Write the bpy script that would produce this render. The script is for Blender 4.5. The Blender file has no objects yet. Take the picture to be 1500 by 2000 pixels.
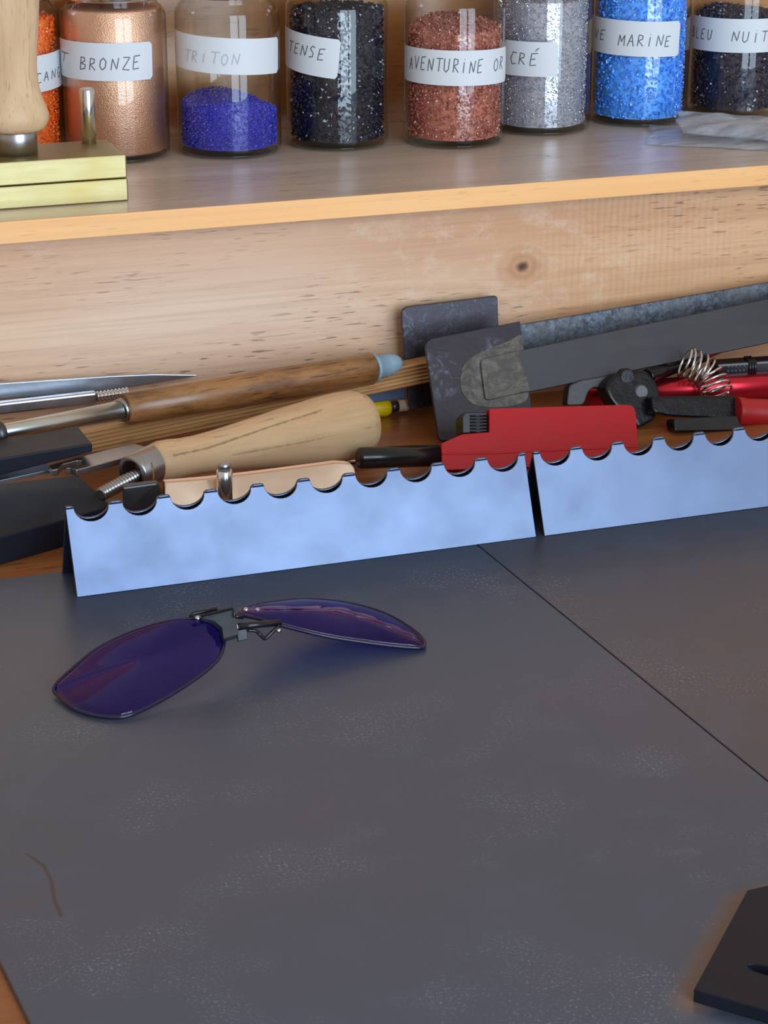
import bpy, bmesh, math, random
import numpy as np
from mathutils import Vector, Matrix
random.seed(7); rng = np.random.default_rng(7)
sc = bpy.context.scene
col = sc.collection
R = math.radians

# ------------------------------------------------------------------ camera, light, exposure
CAM_H, PITCH, YAW, FOC = 0.32, R(20), R(20), 4200.0
cd = bpy.data.cameras.new('camera'); cam = bpy.data.objects.new('camera', cd); col.objects.link(cam)
cd.sensor_fit = 'VERTICAL'; cd.sensor_height = 36.0; cd.lens = FOC / 2000 * 36
cd.clip_start = 0.01; cd.clip_end = 50
cam.location = (0, 0, CAM_H); cam.rotation_euler = (R(90) - PITCH, 0, -YAW)
sc.camera = cam
sc.view_settings.view_transform = 'Standard'; sc.view_settings.look = 'None'
sc.view_settings.gamma = 1; sc.view_settings.use_curve_mapping = False
sc.view_settings.exposure = 0.75

w = bpy.data.worlds.new('world'); sc.world = w; w.use_nodes = True
wb = w.node_tree.nodes['Background']; wb.inputs[0].default_value = (1.0, 0.91, 0.84, 1); wb.inputs[1].default_value = 0.31

def area(name, loc, target, sx, sy, power, color):
    l = bpy.data.lights.new(name, 'AREA'); l.shape = 'RECTANGLE'; l.size = sx; l.size_y = sy
    l.energy = power; l.color = color
    o = bpy.data.objects.new(name, l); col.objects.link(o); o.location = loc
    d = Vector(target) - Vector(loc); o.rotation_euler = d.to_track_quat('-Z', 'Y').to_euler()
    return o
# daylight from the workshop window behind and to the right of the viewer
for i, xw in enumerate((0.15, 1.10)):            # two tall panes with a mullion between
    area('window_daylight', (xw + .1, -1.72, 0.52), (xw * .3 + .1, 1.0, 0.10), 0.82, 2.1, 24, (0.64, 0.82, 1.0))

# ------------------------------------------------------------------ helpers: pixel ray -> point on a given plane
FW = Vector((math.sin(YAW) * math.cos(PITCH), math.cos(YAW) * math.cos(PITCH), -math.sin(PITCH)))
RT = Vector((math.cos(YAW), -math.sin(YAW), 0)); UP = RT.cross(FW); CP = Vector((0, 0, CAM_H))
def ray(x, y): return FW + RT * ((x - 750) / FOC) + UP * ((1000 - y) / FOC)
def az(x, y, z=0.0):
    d = ray(x, y); return CP + d * ((z - CAM_H) / d.z)
def ay(x, y, y0, k=0.0):                       # plane  Y = y0 + k*Z
    d = ray(x, y); return CP + d * ((y0 + k * CAM_H) / (d.y - k * d.z))

ORG = {}
def tag(o, label=None, cat=None, group=None, kind=None):
    if label: o['label'] = label
    if cat: o['category'] = cat
    if group: o['group'] = group
    if kind: o['kind'] = kind
    return o
def empty(name, loc, label, cat, group=None):
    o = bpy.data.objects.new(name, None); col.objects.link(o); o.location = loc; o.empty_display_size = .01
    ORG[o.name] = Vector(loc); return tag(o, label, cat, group)

class MB:
    def __init__(s): s.v = []; s.f = []; s.sm = []
    def add(s, vs, fs, smooth=False):
        n = len(s.v); s.v += [Vector(p) for p in vs]; s.f += [tuple(i + n for i in f) for f in fs]; s.sm += [smooth] * len(fs); return s
    def hexa(s, a, b):                          # a: 4 bottom points ccw, b: 4 top points ccw
        return s.add(list(a) + list(b), [(3, 2, 1, 0), (4, 5, 6, 7), (0, 1, 5, 4), (1, 2, 6, 5), (2, 3, 7, 6), (3, 0, 4, 7)])
    def box(s, lo, hi):
        x0, y0, z0 = lo; x1, y1, z1 = hi
        return s.hexa([(x0, y0, z0), (x1, y0, z0), (x1, y1, z0), (x0, y1, z0)], [(x0, y0, z1), (x1, y0, z1), (x1, y1, z1), (x0, y1, z1)])
    def obox(s, c, u, v, n, du, dv, dn):        # centre, axes, half sizes
        c = Vector(c); u = Vector(u).normalized() * du; v = Vector(v).normalized() * dv; n = Vector(n).normalized() * dn
        return s.hexa([c - u - v - n, c + u - v - n, c + u + v - n, c - u + v - n], [c - u - v + n, c + u - v + n, c + u + v + n, c - u + v + n])
    def prism(s, pts, t, smooth=False):         # planar outline extruded by vector t
        n = len(pts); a = [Vector(p) for p in pts]; b = [p + Vector(t) for p in a]
        s.add(a + b, [tuple(range(n)), tuple(range(2 * n - 1, n - 1, -1))], False)
        m = len(s.v) - 2 * n
        for i in range(n):
            j = (i + 1) % n
            s.f.append((m + j, m + i, m + n + i, m + n + j)); s.sm.append(smooth)
        return s
    def lathe(s, a, b, prof, seg=24, cap=True, smooth=True):   # prof: (distance along a->b in 0..1, radius)
        a = Vector(a); b = Vector(b); d = (b - a); ax = d.normalized()
        u = ax.orthogonal().normalized(); v = ax.cross(u); vs = []; fs = []
        for t, r in prof:
            for k in range(seg):
                q = 2 * math.pi * k / seg; vs.append(a + d * t + (u * math.cos(q) + v * math.sin(q)) * r)
        for i in range(len(prof) - 1):
            for k in range(seg):
                fs.append((i * seg + k, i * seg + (k + 1) % seg, (i + 1) * seg + (k + 1) % seg, (i + 1) * seg + k))
        s.add(vs, fs, smooth)
        if cap:
            n = len(s.v) - len(vs); L = len(prof) - 1
            s.f.append(tuple(n + k for k in reversed(range(seg)))); s.f.append(tuple(n + L * seg + k for k in range(seg))); s.sm += [False, False]
        return s
    def tube(s, pts, r, seg=8, closed=False):
        pts = [Vector(p) for p in pts]; n = len(pts); rr = r if isinstance(r, (list, tuple)) else [r] * n
        vs = []; fs = []; u = None
        for i, p in enumerate(pts):
            if closed: t = pts[(i + 1) % n] - pts[i - 1]
            else: t = pts[min(i + 1, n - 1)] - pts[max(i - 1, 0)]
            t.normalize()
            u = t.orthogonal().normalized() if u is None else (u - t * u.dot(t)).normalized()
            v = t.cross(u)
            for k in range(seg):
                q = 2 * math.pi * k / seg; vs.append(p + (u * math.cos(q) + v * math.sin(q)) * rr[i])
        for i in range(n if closed else n - 1):
            j = (i + 1) % n
            for k in range(seg): fs.append((i * seg + k, i * seg + (k + 1) % seg, j * seg + (k + 1) % seg, j * seg + k))
        s.add(vs, fs, True)
        if not closed:
            m = len(s.v) - len(vs); s.f.append(tuple(m + k for k in reversed(range(seg)))); s.f.append(tuple(m + (n - 1) * seg + k for k in range(seg))); s.sm += [False, False]
        return s
    def build(s, name, mat, parent=None, bevel=0, seg=2, label=None, fix=True, sub=0):
        me = bpy.data.meshes.new(name)
        if parent is None:
            lo = [min(p[i] for p in s.v) for i in range(3)]; hi = [max(p[i] for p in s.v) for i in range(3)]
            org = Vector(((lo[0] + hi[0]) / 2, (lo[1] + hi[1]) / 2, lo[2]))
        else: org = ORG[parent.name]
        me.from_pydata([p - org for p in s.v], [], s.f)
        me.polygons.foreach_set('use_smooth', s.sm)
        if fix:
            bm = bmesh.new(); bm.from_mesh(me); bmesh.ops.recalc_face_normals(bm, faces=bm.faces); bm.to_mesh(me); bm.free()
        me.materials.append(mat)
        o = bpy.data.objects.new(name, me); col.objects.link(o); ORG[o.name] = org
        if parent is None: o.location = org
        else: o.parent = parent
        if bevel:
            m = o.modifiers.new('bevel', 'BEVEL'); m.width = bevel; m.segments = seg; m.limit_method = 'ANGLE'; m.angle_limit = R(35)
        if sub:
            m = o.modifiers.new('sub', 'SUBSURF'); m.levels = sub; m.render_levels = sub
        if label: o['label'] = label
        return o

def smoothpts(pts, n=6, closed=True):           # Catmull-Rom through 3D points
    P = [Vector(p) for p in pts]; N = len(P); out = []
    for i in range(N if closed else N - 1):
        g = lambda k: P[k % N] if closed else P[max(0, min(N - 1, k))]
        a, b, c, d = g(i - 1), g(i), g(i + 1), g(i + 2)
        for k in range(n):
            t = k / n
            out.append(0.5 * ((2 * b) + (c - a) * t + (2 * a - 5 * b + 4 * c - d) * t * t + (3 * b - a - 3 * c + d) * t ** 3))
    if not closed: out.append(P[-1])
    return out
def roundpoly(pts, r, n=4):                     # round the corners of a planar outline; r scalar or list
    P = [Vector(p) for p in pts]; N = len(P); out = []
    for i in range(N):
        a, b, c = P[i - 1], P[i], P[(i + 1) % N]; q = r[i] if isinstance(r, (list, tuple)) else r
        if q <= 0: out.append(b); continue
        p0 = b + (a - b).normalized() * min(q, (a - b).length * .45); p1 = b + (c - b).normalized() * min(q, (c - b).length * .45)
        for k in range(n + 1):
            t = k / n; out.append(p0 * (1 - t) ** 2 + b * 2 * t * (1 - t) + p1 * t * t)
    return out

# ------------------------------------------------------------------ materials
class NT:
    def __init__(s, name):
        s.m = bpy.data.materials.new(name); s.m.use_nodes = True; s.t = s.m.node_tree; s.b = s.t.nodes['Principled BSDF']; s.out = s.t.nodes['Material Output']
    def n(s, typ, **kw):
        q = s.t.nodes.new(typ)
        for k, v in kw.items(): setattr(q, k, v)
        return q
    def l(s, a, b): s.t.links.new(a, b)
    def val(s, sock, v):
        if isinstance(v, bpy.types.NodeSocket): s.l(v, sock)
        else: sock.default_value = v
    def math(s, op, a, b=0.0, c=0.0, clamp=False):
        q = s.n('ShaderNodeMath', operation=op, use_clamp=clamp)
        s.val(q.inputs[0], a); s.val(q.inputs[1], b); s.val(q.inputs[2], c); return q.outputs[0]
    def vmath(s, op, a, b=(0, 0, 0), out=0):
        q = s.n('ShaderNodeVectorMath', operation=op); s.val(q.inputs[0], a); s.val(q.inputs[1], b); return q.outputs['Value'] if out else q.outputs[0]
    def pos(s): return s.n('ShaderNodeNewGeometry').outputs['Position']
    def mapping(s, vec, scale=(1, 1, 1), rot=(0, 0, 0), loc=(0, 0, 0)):
        q = s.n('ShaderNodeMapping'); s.l(vec, q.inputs[0]); q.inputs[1].default_value = loc; q.inputs[2].default_value = rot; q.inputs[3].default_value = scale; return q.outputs[0]
    def noise(s, vec, scale, detail=3, rough=.55, dist=0.0):
        q = s.n('ShaderNodeTexNoise'); s.l(vec, q.inputs['Vector']); q.inputs['Scale'].default_value = scale; q.inputs['Detail'].default_value = detail
        q.inputs['Roughness'].default_value = rough; q.inputs['Distortion'].default_value = dist; return q.outputs[0]
    def ramp(s, fac, stops):
        q = s.n('ShaderNodeValToRGB'); s.l(fac, q.inputs[0]); e = q.color_ramp.elements
        while len(e) < len(stops): e.new(.5)
        for i, (p, c) in enumerate(stops):
            e[i].position = p; e[i].color = (c, c, c, 1) if isinstance(c, (int, float)) else (*c, 1)
        return q.outputs[0]
    def mix(s, fac, a, b):
        q = s.n('ShaderNodeMix', data_type='RGBA'); s.val(q.inputs[0], fac)
        for i, c in ((6, a), (7, b)): s.val(q.inputs[i], c if isinstance(c, bpy.types.NodeSocket) else (*c[:3], 1))
        return q.outputs[2]
    def bump(s, h, strength=.3, dist=.001):
        q = s.n('ShaderNodeBump'); q.inputs['Strength'].default_value = strength; q.inputs['Distance'].default_value = dist; s.l(h, q.inputs['Height']); s.l(q.outputs[0], s.b.inputs['Normal']); return q
    def segdist(s, p, a, b):
        a = Vector(a); b = Vector(b); d = b - a; L2 = d.dot(d)
        pa = s.vmath('SUBTRACT', p, tuple(a)); t = s.math('DIVIDE', s.vmath('DOT_PRODUCT', pa, tuple(d), out=1), L2, clamp=True)
        q = s.n('ShaderNodeVectorMath', operation='SCALE'); q.inputs[0].default_value = d; s.l(t, q.inputs[3])
        return s.vmath('LENGTH', s.vmath('SUBTRACT', pa, q.outputs[0]), out=1)
    def set(s, **kw):
        names = dict(color='Base Color', rough='Roughness', metal='Metallic', spec='Specular IOR Level', coat='Coat Weight', coatr='Coat Roughness', ior='IOR', trans='Transmission Weight', sheen='Sheen Weight', sss='Subsurface Weight')
        for k, v in kw.items():
            i = s.b.inputs[names[k]]
            if isinstance(v, tuple) and len(v) == 3: v = (*v, 1)
            s.val(i, v)
        return s

def srgb(r, g, b):
    f = lambda c: (c / 255) / 12.92 if c / 255 <= .04045 else (((c / 255) + .055) / 1.055) ** 2.4
    return (f(r), f(g), f(b))

def plain(name, c, rough=.5, metal=0, var=.12, nscale=120, bump=0, coat=0, spec=.5, stretch=None):
    m = NT(name); p = m.pos()
    if stretch: p = m.mapping(p, stretch)
    n = m.noise(p, nscale, 4)
    lo = tuple(x * (1 - var) for x in c); hi = tuple(min(1, x * (1 + var)) for x in c)
    m.set(color=m.mix(n, lo, hi), rough=m.math('ADD', m.math('MULTIPLY', n, .16), rough - .08, clamp=True), metal=metal, coat=coat, spec=spec)
    if bump: m.bump(n, bump, .0006)
    return m.m

def wood(name, light, dark, axis=(1, 0, 0), rough=.5, ring=55, streak=.6, knots=(), coat=0.0, ripple=None, wear=0.0, bump=.25, dash=.5, wave=1.0, blotch=0.0, marks=()):
    m = NT(name); p = m.pos()
    a = Vector(axis).normalized(); q = a.rotation_difference(Vector((1, 0, 0))).to_euler()
    v = m.mapping(p, rot=q)
    for (kx, ky, kz, kr) in knots:              # bend the grain around every knot
        d = m.vmath('SUBTRACT', p, (kx, ky, kz)); dl = m.vmath('LENGTH', m.mapping(d, (.7, 1, 1)), out=1)
        f = m.math('MULTIPLY', m.math('POWER', 2.718, m.math('MULTIPLY', dl, -1 / (kr * 2.2))), kr * 2.0)
        sep = m.n('ShaderNodeSeparateXYZ'); m.l(d, sep.inputs[0])
        sg = m.math('SUBTRACT', m.math('MULTIPLY', m.math('GREATER_THAN', sep.outputs[2], 0.0), 2.0), 1.0)
        cmb = m.n('ShaderNodeCombineXYZ'); m.l(m.math('MULTIPLY', f, sg), cmb.inputs[2]); v = m.vmath('SUBTRACT', v, cmb.outputs[0])
    g = m.noise(m.mapping(v, (1.6, ring, ring)), 1.0 * wave, 5, .6, .6)
    fine = m.noise(m.mapping(v, (9, 420, 420)), 1.0, 3, .6)
    big = m.noise(m.mapping(v, (3, 14, 14)), 1.0, 2)
    c = m.mix(m.ramp(g, [(.3, 0.0), (.72, 1.0)]), light, dark)
    if wear:
        wm = m.noise(m.mapping(p, (9, 9, 16), loc=(1.2, 0, .4)), 1.0, 2)
        wd_ = m.vmath('LENGTH', m.mapping(m.vmath('SUBTRACT', p, (.27, .9735, .045)), (.55, 0, 1.9)), out=1)
        wa = m.ramp(m.math('DIVIDE', m.math('ADD', wd_, m.math('MULTIPLY', m.math('SUBTRACT', wm, .5), .08)), .12), [(.15, .6), (1.0, 0.0)])
        c = m.mix(wa, c, srgb(240, 220, 200))
    c = m.mix(m.math('MULTIPLY', m.ramp(fine, [(.45, 0.0), (.8, 1.0)]), streak * .5), c, tuple(x * .62 for x in dark))
    c = m.mix(m.math('MULTIPLY', m.ramp(big, [(.4, 0.0), (.75, 1.0)]), .35), c, (dark[0] * 1.12, dark[1] * .92, dark[2] * .8))
    if dash:                                    # short dark resin dashes
        dn = m.noise(m.mapping(v, (80, 980, 980), loc=(.3, .1, .7)), 1.0, 1, .4); dm = m.noise(m.mapping(v, (8, 22, 22), loc=(3, 1, 2)), 1.0, 1)
        c = m.mix(m.math('MULTIPLY', m.math('MULTIPLY', m.ramp(dn, [(.62, 0.0), (.70, 1.0)]), m.ramp(dm, [(.42, 0.0), (.56, 1.0)])), dash), c, tuple(x * .3 for x in dark))
    if blotch:
        bn = m.noise(m.mapping(v, (40, 150, 150), loc=(.5, .2, .9)), 1.0, 5, .7)
        c = m.mix(m.math('MULTIPLY', m.ramp(bn, [(.42, 0.0), (.66, 1.0)]), blotch), c, tuple(x * .42 for x in dark))
    for pts, wd, colr, al in marks:
        f = None
        for a_, b_ in zip(pts[:-1], pts[1:]):
            d = m.segdist(p, a_, b_); f = d if f is None else m.math('MINIMUM', f, d)
        f = m.math('ADD', f, m.math('MULTIPLY', m.math('SUBTRACT', m.noise(p, 420, 3), .5), wd * 1.6))
        c = m.mix(m.math('MULTIPLY', m.ramp(m.math('DIVIDE', f, wd), [(.2, 1.0), (1.0, 0.0)]), al), c, colr)
    if wear:
        wn = m.noise(m.mapping(p, (60, 60, 90)), 1.0, 5, .75); wm = m.noise(m.mapping(p, (9, 9, 16), loc=(1.2, 0, .4)), 1.0, 2)
        c = m.mix(m.math('MULTIPLY', m.math('MULTIPLY', m.ramp(wn, [(.5, 0.0), (.72, 1.0)]), m.ramp(wm, [(.38, 0.0), (.60, 1.0)])), wear), c, srgb(236, 214, 190))
    for (kx, ky, kz, kr) in knots:
        d = m.vmath('SUBTRACT', p, (kx, ky, kz)); d = m.mapping(d, (.85, 1, 1.15))
        wob = m.math('MULTIPLY', m.math('SUBTRACT', m.noise(p, 90, 3), .5), kr * 1.1)
        dl = m.math('DIVIDE', m.math('ADD', m.vmath('LENGTH', d, out=1), wob), kr)
        c = m.mix(m.ramp(m.math('DIVIDE', dl, 6.0), [(.0, 1.0), (.55, 0.0)]), c, tuple(x * .78 for x in dark) if not wear else (dark[0] * .95, dark[1] * .8, dark[2] * .66))
        rg = m.math('ADD', m.math('MULTIPLY', m.math('SINE', m.math('MULTIPLY', dl, 5.0)), .5), .5)
        c = m.mix(m.math('MULTIPLY', m.math('MULTIPLY', rg, .35), m.ramp(m.math('DIVIDE', dl, 5.0), [(.15, 1.0), (.8, 0.0)])), c, tuple(x * .5 for x in dark))
        c = m.mix(m.ramp(dl, [(.35, 1.0), (.95, 0.0)]), c, srgb(66, 36, 20))
    m.set(color=c, rough=m.math('ADD', m.math('MULTIPLY', g, .2), rough - .1), coat=coat, coatr=.25)
    h = m.math('ADD', m.math('MULTIPLY', fine, .5), m.math('MULTIPLY', g, .5))
    if ripple:                                  # planer chatter: fine upright ripples in one area
        (rx, rz, rr) = ripple
        sep = m.n('ShaderNodeSeparateXYZ'); m.l(p, sep.inputs[0])
        wv = m.math('SINE', m.math('ADD', m.math('MULTIPLY', sep.outputs[0], 2 * math.pi / .0036), m.math('MULTIPLY', m.noise(p, 25, 2), 9.0)))
        dd = m.vmath('LENGTH', m.mapping(m.vmath('SUBTRACT', p, (rx, 0, rz)), (1, 0, 1.6)), out=1)
        mk = m.ramp(m.math('DIVIDE', dd, rr), [(.3, 1.0), (1.0, 0.0)])
        h = m.math('ADD', h, m.math('MULTIPLY', m.math('MULTIPLY', wv, mk), .9))
    m.bump(h, bump, .0006)
    return m.m

M = {}
KN = ay(1022, 522, .972)
M['riser'] = wood('pine_riser', srgb(234, 190, 146), srgb(204, 150, 106), ring=48, streak=.75, rough=.42, knots=[(KN.x, KN.y, KN.z, .0040)], coat=.25,
                  ripple=(ay(1240, 500, .972).x, ay(1240, 500, .972).z, .075), wear=.45, bump=.22, dash=.75)
M['edge'] = wood('pine_edge', srgb(255, 202, 136), srgb(240, 172, 104), ring=60, streak=.3, rough=.5, dash=.25)
K2 = az(1070, 305, .111)
M['shelf'] = wood('pine_shelf', srgb(212, 195, 178), srgb(182, 163, 146), ring=50, streak=.4, rough=.34, coat=.3, dash=.5, knots=[(K2.x, K2.y, K2.z, .0022)])
M['back'] = wood('pine_back', srgb(216, 154, 88), srgb(176, 110, 52), ring=30, streak=.4, rough=.32, coat=.6)
M['bench'] = wood('pine_bench', srgb(176, 114, 64), srgb(126, 70, 34), ring=45, streak=.5, rough=.3, coat=.5)
M['steel'] = plain('bare_steel', (.42, .42, .43), .32, 1, .2, 90, .15)
M['chrome'] = plain('bright_steel', (.72, .72, .72), .16, 1, .08, 60)
M['dark_steel'] = plain('dark_steel', (.09, .09, .095), .38, .8, .3, 120, .2)
M['graphite'] = plain('graphite', (.012, .0145, .023), .42, 0, .25, 70, .12, spec=.2)
M['black'] = plain('black_plastic', (.008, .008, .009), .22, 0, .3, 90)
M['black_matt'] = plain('black_paint', (.006, .006, .008), .27, 0, .5, 260, .35, spec=.35)
M['red'] = plain('red_plastic', srgb(182, 14, 18), .42, 0, .07, 60, spec=.22)
M['grip_red'] = plain('red_grip', srgb(176, 24, 28), .42, 0, .08, 60, .05)
M['blue_clay'] = plain('blue_plug', srgb(140, 168, 182), .6, 0, .15, 220, .5)
M['yellow'] = plain('yellow_paint', srgb(238, 200, 10), .4, 0, .08, 80)
M['beige'] = plain('beige_tip', srgb(214, 186, 160), .6, 0, .1, 90)
M['slate'] = plain('slate_plate', srgb(92, 108, 138), .45, .2, .2, 60)
M['white_wire'] = M['chrome']

def brushed(name, lo, hi, rough, scale=(6, 6, 500), metal=1, ns=1.0, stain=0.0, stainc=(.2, .18, .16)):
    m = NT(name); p = m.pos(); n = m.noise(m.mapping(p, scale), ns, 4); b = m.noise(p, 40, 4)
    c = m.mix(n, lo, hi)
    if stain: c = m.mix(m.math('MULTIPLY', m.ramp(b, [(.5, 0.0), (.75, 1.0)]), stain), c, stainc)
    m.set(color=c, metal=metal, rough=m.math('ADD', m.math('MULTIPLY', b, .2), rough - .1)); m.bump(n, .08, .0004); return m.m
M['rack'] = brushed('satin_sheet_steel', (.127, .161, .245), (.153, .192, .284), .42, (20, 20, 60), stain=.15, stainc=(.095, .122, .19))
M['tube'] = brushed('galvanised_tube', (.60, .64, .62), (.74, .78, .76), .3, (60, 60, 60), stain=.35, stainc=(.35, .33, .28))
M['blade'] = brushed('worn_blade', (.34, .38, .44), (.62, .68, .78), .34, (30, 120, 300), stain=.5, stainc=(.12, .13, .15))
M['arm'] = brushed('strap_steel', (.080, .082, .092), (.110, .110, .120), .44, (8, 60, 160), stain=.3, stainc=(.055, .055, .065))
M['brass'] = brushed('brushed_brass', (.36, .29, .125), (.47, .39, .20), .42, (40, 6, 300), stain=.6, stainc=(.46, .33, .09))
M['brass_top'] = M['brass']
M['copper'] = brushed('polished_bronze', (.72, .54, .40), (.86, .68, .52), .14, (30, 30, 30))
def scaled(name):                               # heat-scaled plate: blue-black with pale flaking scale
    m = NT(name); p = m.pos(); n = m.noise(p, 190, 6, .7, .8); b = m.noise(p, 40, 3); f = m.noise(p, 340, 4, .7)
    c = m.mix(b, (.038, .034, .048), (.062, .053, .060))
    c = m.mix(m.math('MULTIPLY', m.ramp(n, [(.52, 0.0), (.6, 1.0)]), m.ramp(b, [(.47, 0.0), (.62, .8)])), c, (.125, .145, .185))
    c = m.mix(m.math('MULTIPLY', m.ramp(f, [(.55, 0.0), (.62, 1.0)]), .35), c, (.05, .045, .045))
    m.set(color=c, metal=.55, rough=m.math('ADD', m.math('MULTIPLY', n, .3), .28)); m.bump(n, .25, .0006); return m.m
M['scale'] = scaled('scaled_steel')
def scaled2(name):
    m = NT(name); p = m.pos(); n = m.noise(p, 330, 6, .75, .6); b = m.noise(p, 50, 3)
    c = m.mix(m.ramp(n, [(.40, 0.0), (.62, 1.0)]), (.05, .05, .058), (.15, .175, .22))
    c = m.mix(m.math('MULTIPLY', m.ramp(b, [(.45, 0.0), (.62, 1.0)]), .6), c, (.12, .11, .11))
    m.set(color=c, metal=.6, rough=.42); m.bump(n, .2, .0006); return m.m
M['scale_arm'] = scaled2('mottled_strap')
def weld(name):
    m = NT(name); p = m.pos(); n = m.noise(p, 110, 5, .6, 2.0)
    m.set(color=m.ramp(n, [(.3, (.055, .055, .055)), (.5, (.11, .10, .085)), (.75, (.18, .175, .155))]), metal=.5, rough=.42); m.bump(n, .3, .0008); return m.m
M['weld'] = weld('braze_patch')

def sheet(name, seed, stain_seg=(), marks=(), ca=(.122, .150, .214), cb=(.108, .147, .222)):  # grey soft-sheen sheet metal with dust, rust stain and scratches
    m = NT(name); p = m.pos()
    big = m.noise(m.mapping(p, loc=(seed, 0, 0)), 9, 3); mid = m.noise(m.mapping(p, loc=(0, seed, 0)), 34, 5, .65)
    sp = m.noise(p, 900, 2, .6); spm = m.noise(m.mapping(p, loc=(seed, seed, 0)), 17, 3, .6)
    c = m.mix(m.ramp(big, [(.35, 0.0), (.65, 1.0)]), ca, cb)
    c = m.mix(m.math('MULTIPLY', m.ramp(mid, [(.50, 0.0), (.72, 1.0)]), .55), c, (.135, .175, .250))
    dust = m.math('MULTIPLY', m.ramp(sp, [(.56, 0.0), (.70, 1.0)]), m.ramp(spm, [(.50, .04), (.70, .9)]))
    c = m.mix(m.math('MULTIPLY', dust, .8), c, (.36, .40, .46))
    rough = m.math('ADD', m.math('MULTIPLY', mid, .16), .27)
    metal = m.math('SUBTRACT', .62, m.math('MULTIPLY', dust, .55))
    segdist = lambda a, b: m.segdist(p, a, b)
    if stain_seg:
        f = None
        for a, b in stain_seg:
            d = segdist(a, b); f = d if f is None else m.math('MINIMUM', f, d)
        f = m.math('ADD', f, m.math('MULTIPLY', m.math('SUBTRACT', m.noise(p, 160, 3), .5), .003))
        k = m.ramp(m.math('DIVIDE', f, .0085), [(.2, 1.0), (1.0, 0.0)])
        c = m.mix(m.math('MULTIPLY', k, .65), c, (.24, .135, .055)); metal = m.math('MULTIPLY', metal, m.math('SUBTRACT', 1.0, m.math('MULTIPLY', k, .7)))
    for pts, wd, colr, al in marks:
        f = None
        for a, b in zip(pts[:-1], pts[1:]):
            d = segdist(a, b); f = d if f is None else m.math('MINIMUM', f, d)
        f = m.math('ADD', f, m.math('MULTIPLY', m.math('SUBTRACT', m.noise(p, 500, 2), .5), wd * .8))
        c = m.mix(m.math('MULTIPLY', m.ramp(m.math('DIVIDE', f, wd), [(.3, 1.0), (1.0, 0.0)]), al), c, colr)
    m.set(color=c, metal=metal, rough=rough); m.bump(mid, .05, .0005); return m.m

def glass(name, tint=(.96, .98, .97), edge=(.42, .46, .44), refl=.75):   # thin clear wall
    m = NT(name); t = m.t; t.nodes.remove(m.b)
    lw = m.n('ShaderNodeLayerWeight'); lw.inputs[0].default_value = .5; fa = lw.outputs['Facing']
    tr = m.n('ShaderNodeBsdfTransparent'); m.l(m.mix(m.math('POWER', fa, 5.0), tint, edge), tr.inputs[0])
    gl = m.n('ShaderNodeBsdfGlossy'); gl.inputs['Roughness'].default_value = .03
    f = m.math('ADD', m.math('MULTIPLY', m.math('POWER', fa, 4.0), refl), .05)
    mx = m.n('ShaderNodeMixShader'); m.l(f, mx.inputs[0]); m.l(tr.outputs[0], mx.inputs[1]); m.l(gl.outputs[0], mx.inputs[2]); m.l(mx.outputs[0], m.out.inputs[0]); return m.m
M['glass'] = glass('clear_glass')
m_ = NT('thick_glass'); m_.set(color=(.9, .95, .93), rough=.03, trans=1.0, ior=1.45); M['thick'] = m_.m
def lensmat():
    m = NT('violet_lens'); t = m.t; t.nodes.remove(m.b)
    lw = m.n('ShaderNodeLayerWeight'); lw.inputs[0].default_value = .5; fa = lw.outputs['Facing']
    tr = m.n('ShaderNodeBsdfTransparent'); tr.inputs[0].default_value = (.30, .25, .82, 1)
    gl = m.n('ShaderNodeBsdfGlossy'); gl.inputs['Roughness'].default_value = .04; gl.inputs['Color'].default_value = (.9, .72, .85, 1)
    f = m.math('ADD', m.math('MULTIPLY', m.math('POWER', fa, 3.0), .55), .03)
    mx = m.n('ShaderNodeMixShader'); m.l(f, mx.inputs[0]); m.l(tr.outputs[0], mx.inputs[1]); m.l(gl.outputs[0], mx.inputs[2]); m.l(mx.outputs[0], m.out.inputs[0]); return m.m
M['lens'] = lensmat()
def plasticbag():
    m = NT('clear_film'); t = m.t
    m.set(color=(.70, .75, .82), rough=.08, spec=1.0)
    tr = m.n('ShaderNodeBsdfTransparent'); tr.inputs[0].default_value = (.93, .95, .97, 1)
    n = m.noise(m.mapping(m.pos(), (30, 160, 160)), 1.0, 4)
    mx = m.n('ShaderNodeMixShader'); m.l(m.ramp(n, [(.35, .10), (.7, .44)]), mx.inputs[0]); m.l(tr.outputs[0], mx.inputs[1]); m.l(m.b.outputs[0], mx.inputs[2]); m.l(mx.outputs[0], m.out.inputs[0])
    m.bump(n, .4, .0008); return m.m
M['film'] = plasticbag()
M['paper'] = plain('label_paper', (.64, .665, .69), .6, 0, .04, 60)
M['ink'] = plain('pencil_ink', (.10, .11, .13), .6, 0, .3, 900)
M['ink_faint'] = plain('faded_pencil', (.42, .44, .47), .6, 0, .2, 900)
def frit(name, c, c2, rough=.12, metal=0.0, spec=.6, coat=.4, sss=0):
    m = NT(name); g = m.n('ShaderNodeNewGeometry'); r = g.outputs['Random Per Island']
    m.set(color=m.mix(r, c, c2), rough=rough, metal=metal, spec=spec, coat=coat); m.b.inputs['Coat Roughness'].default_value = .08; return m.m

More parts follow.
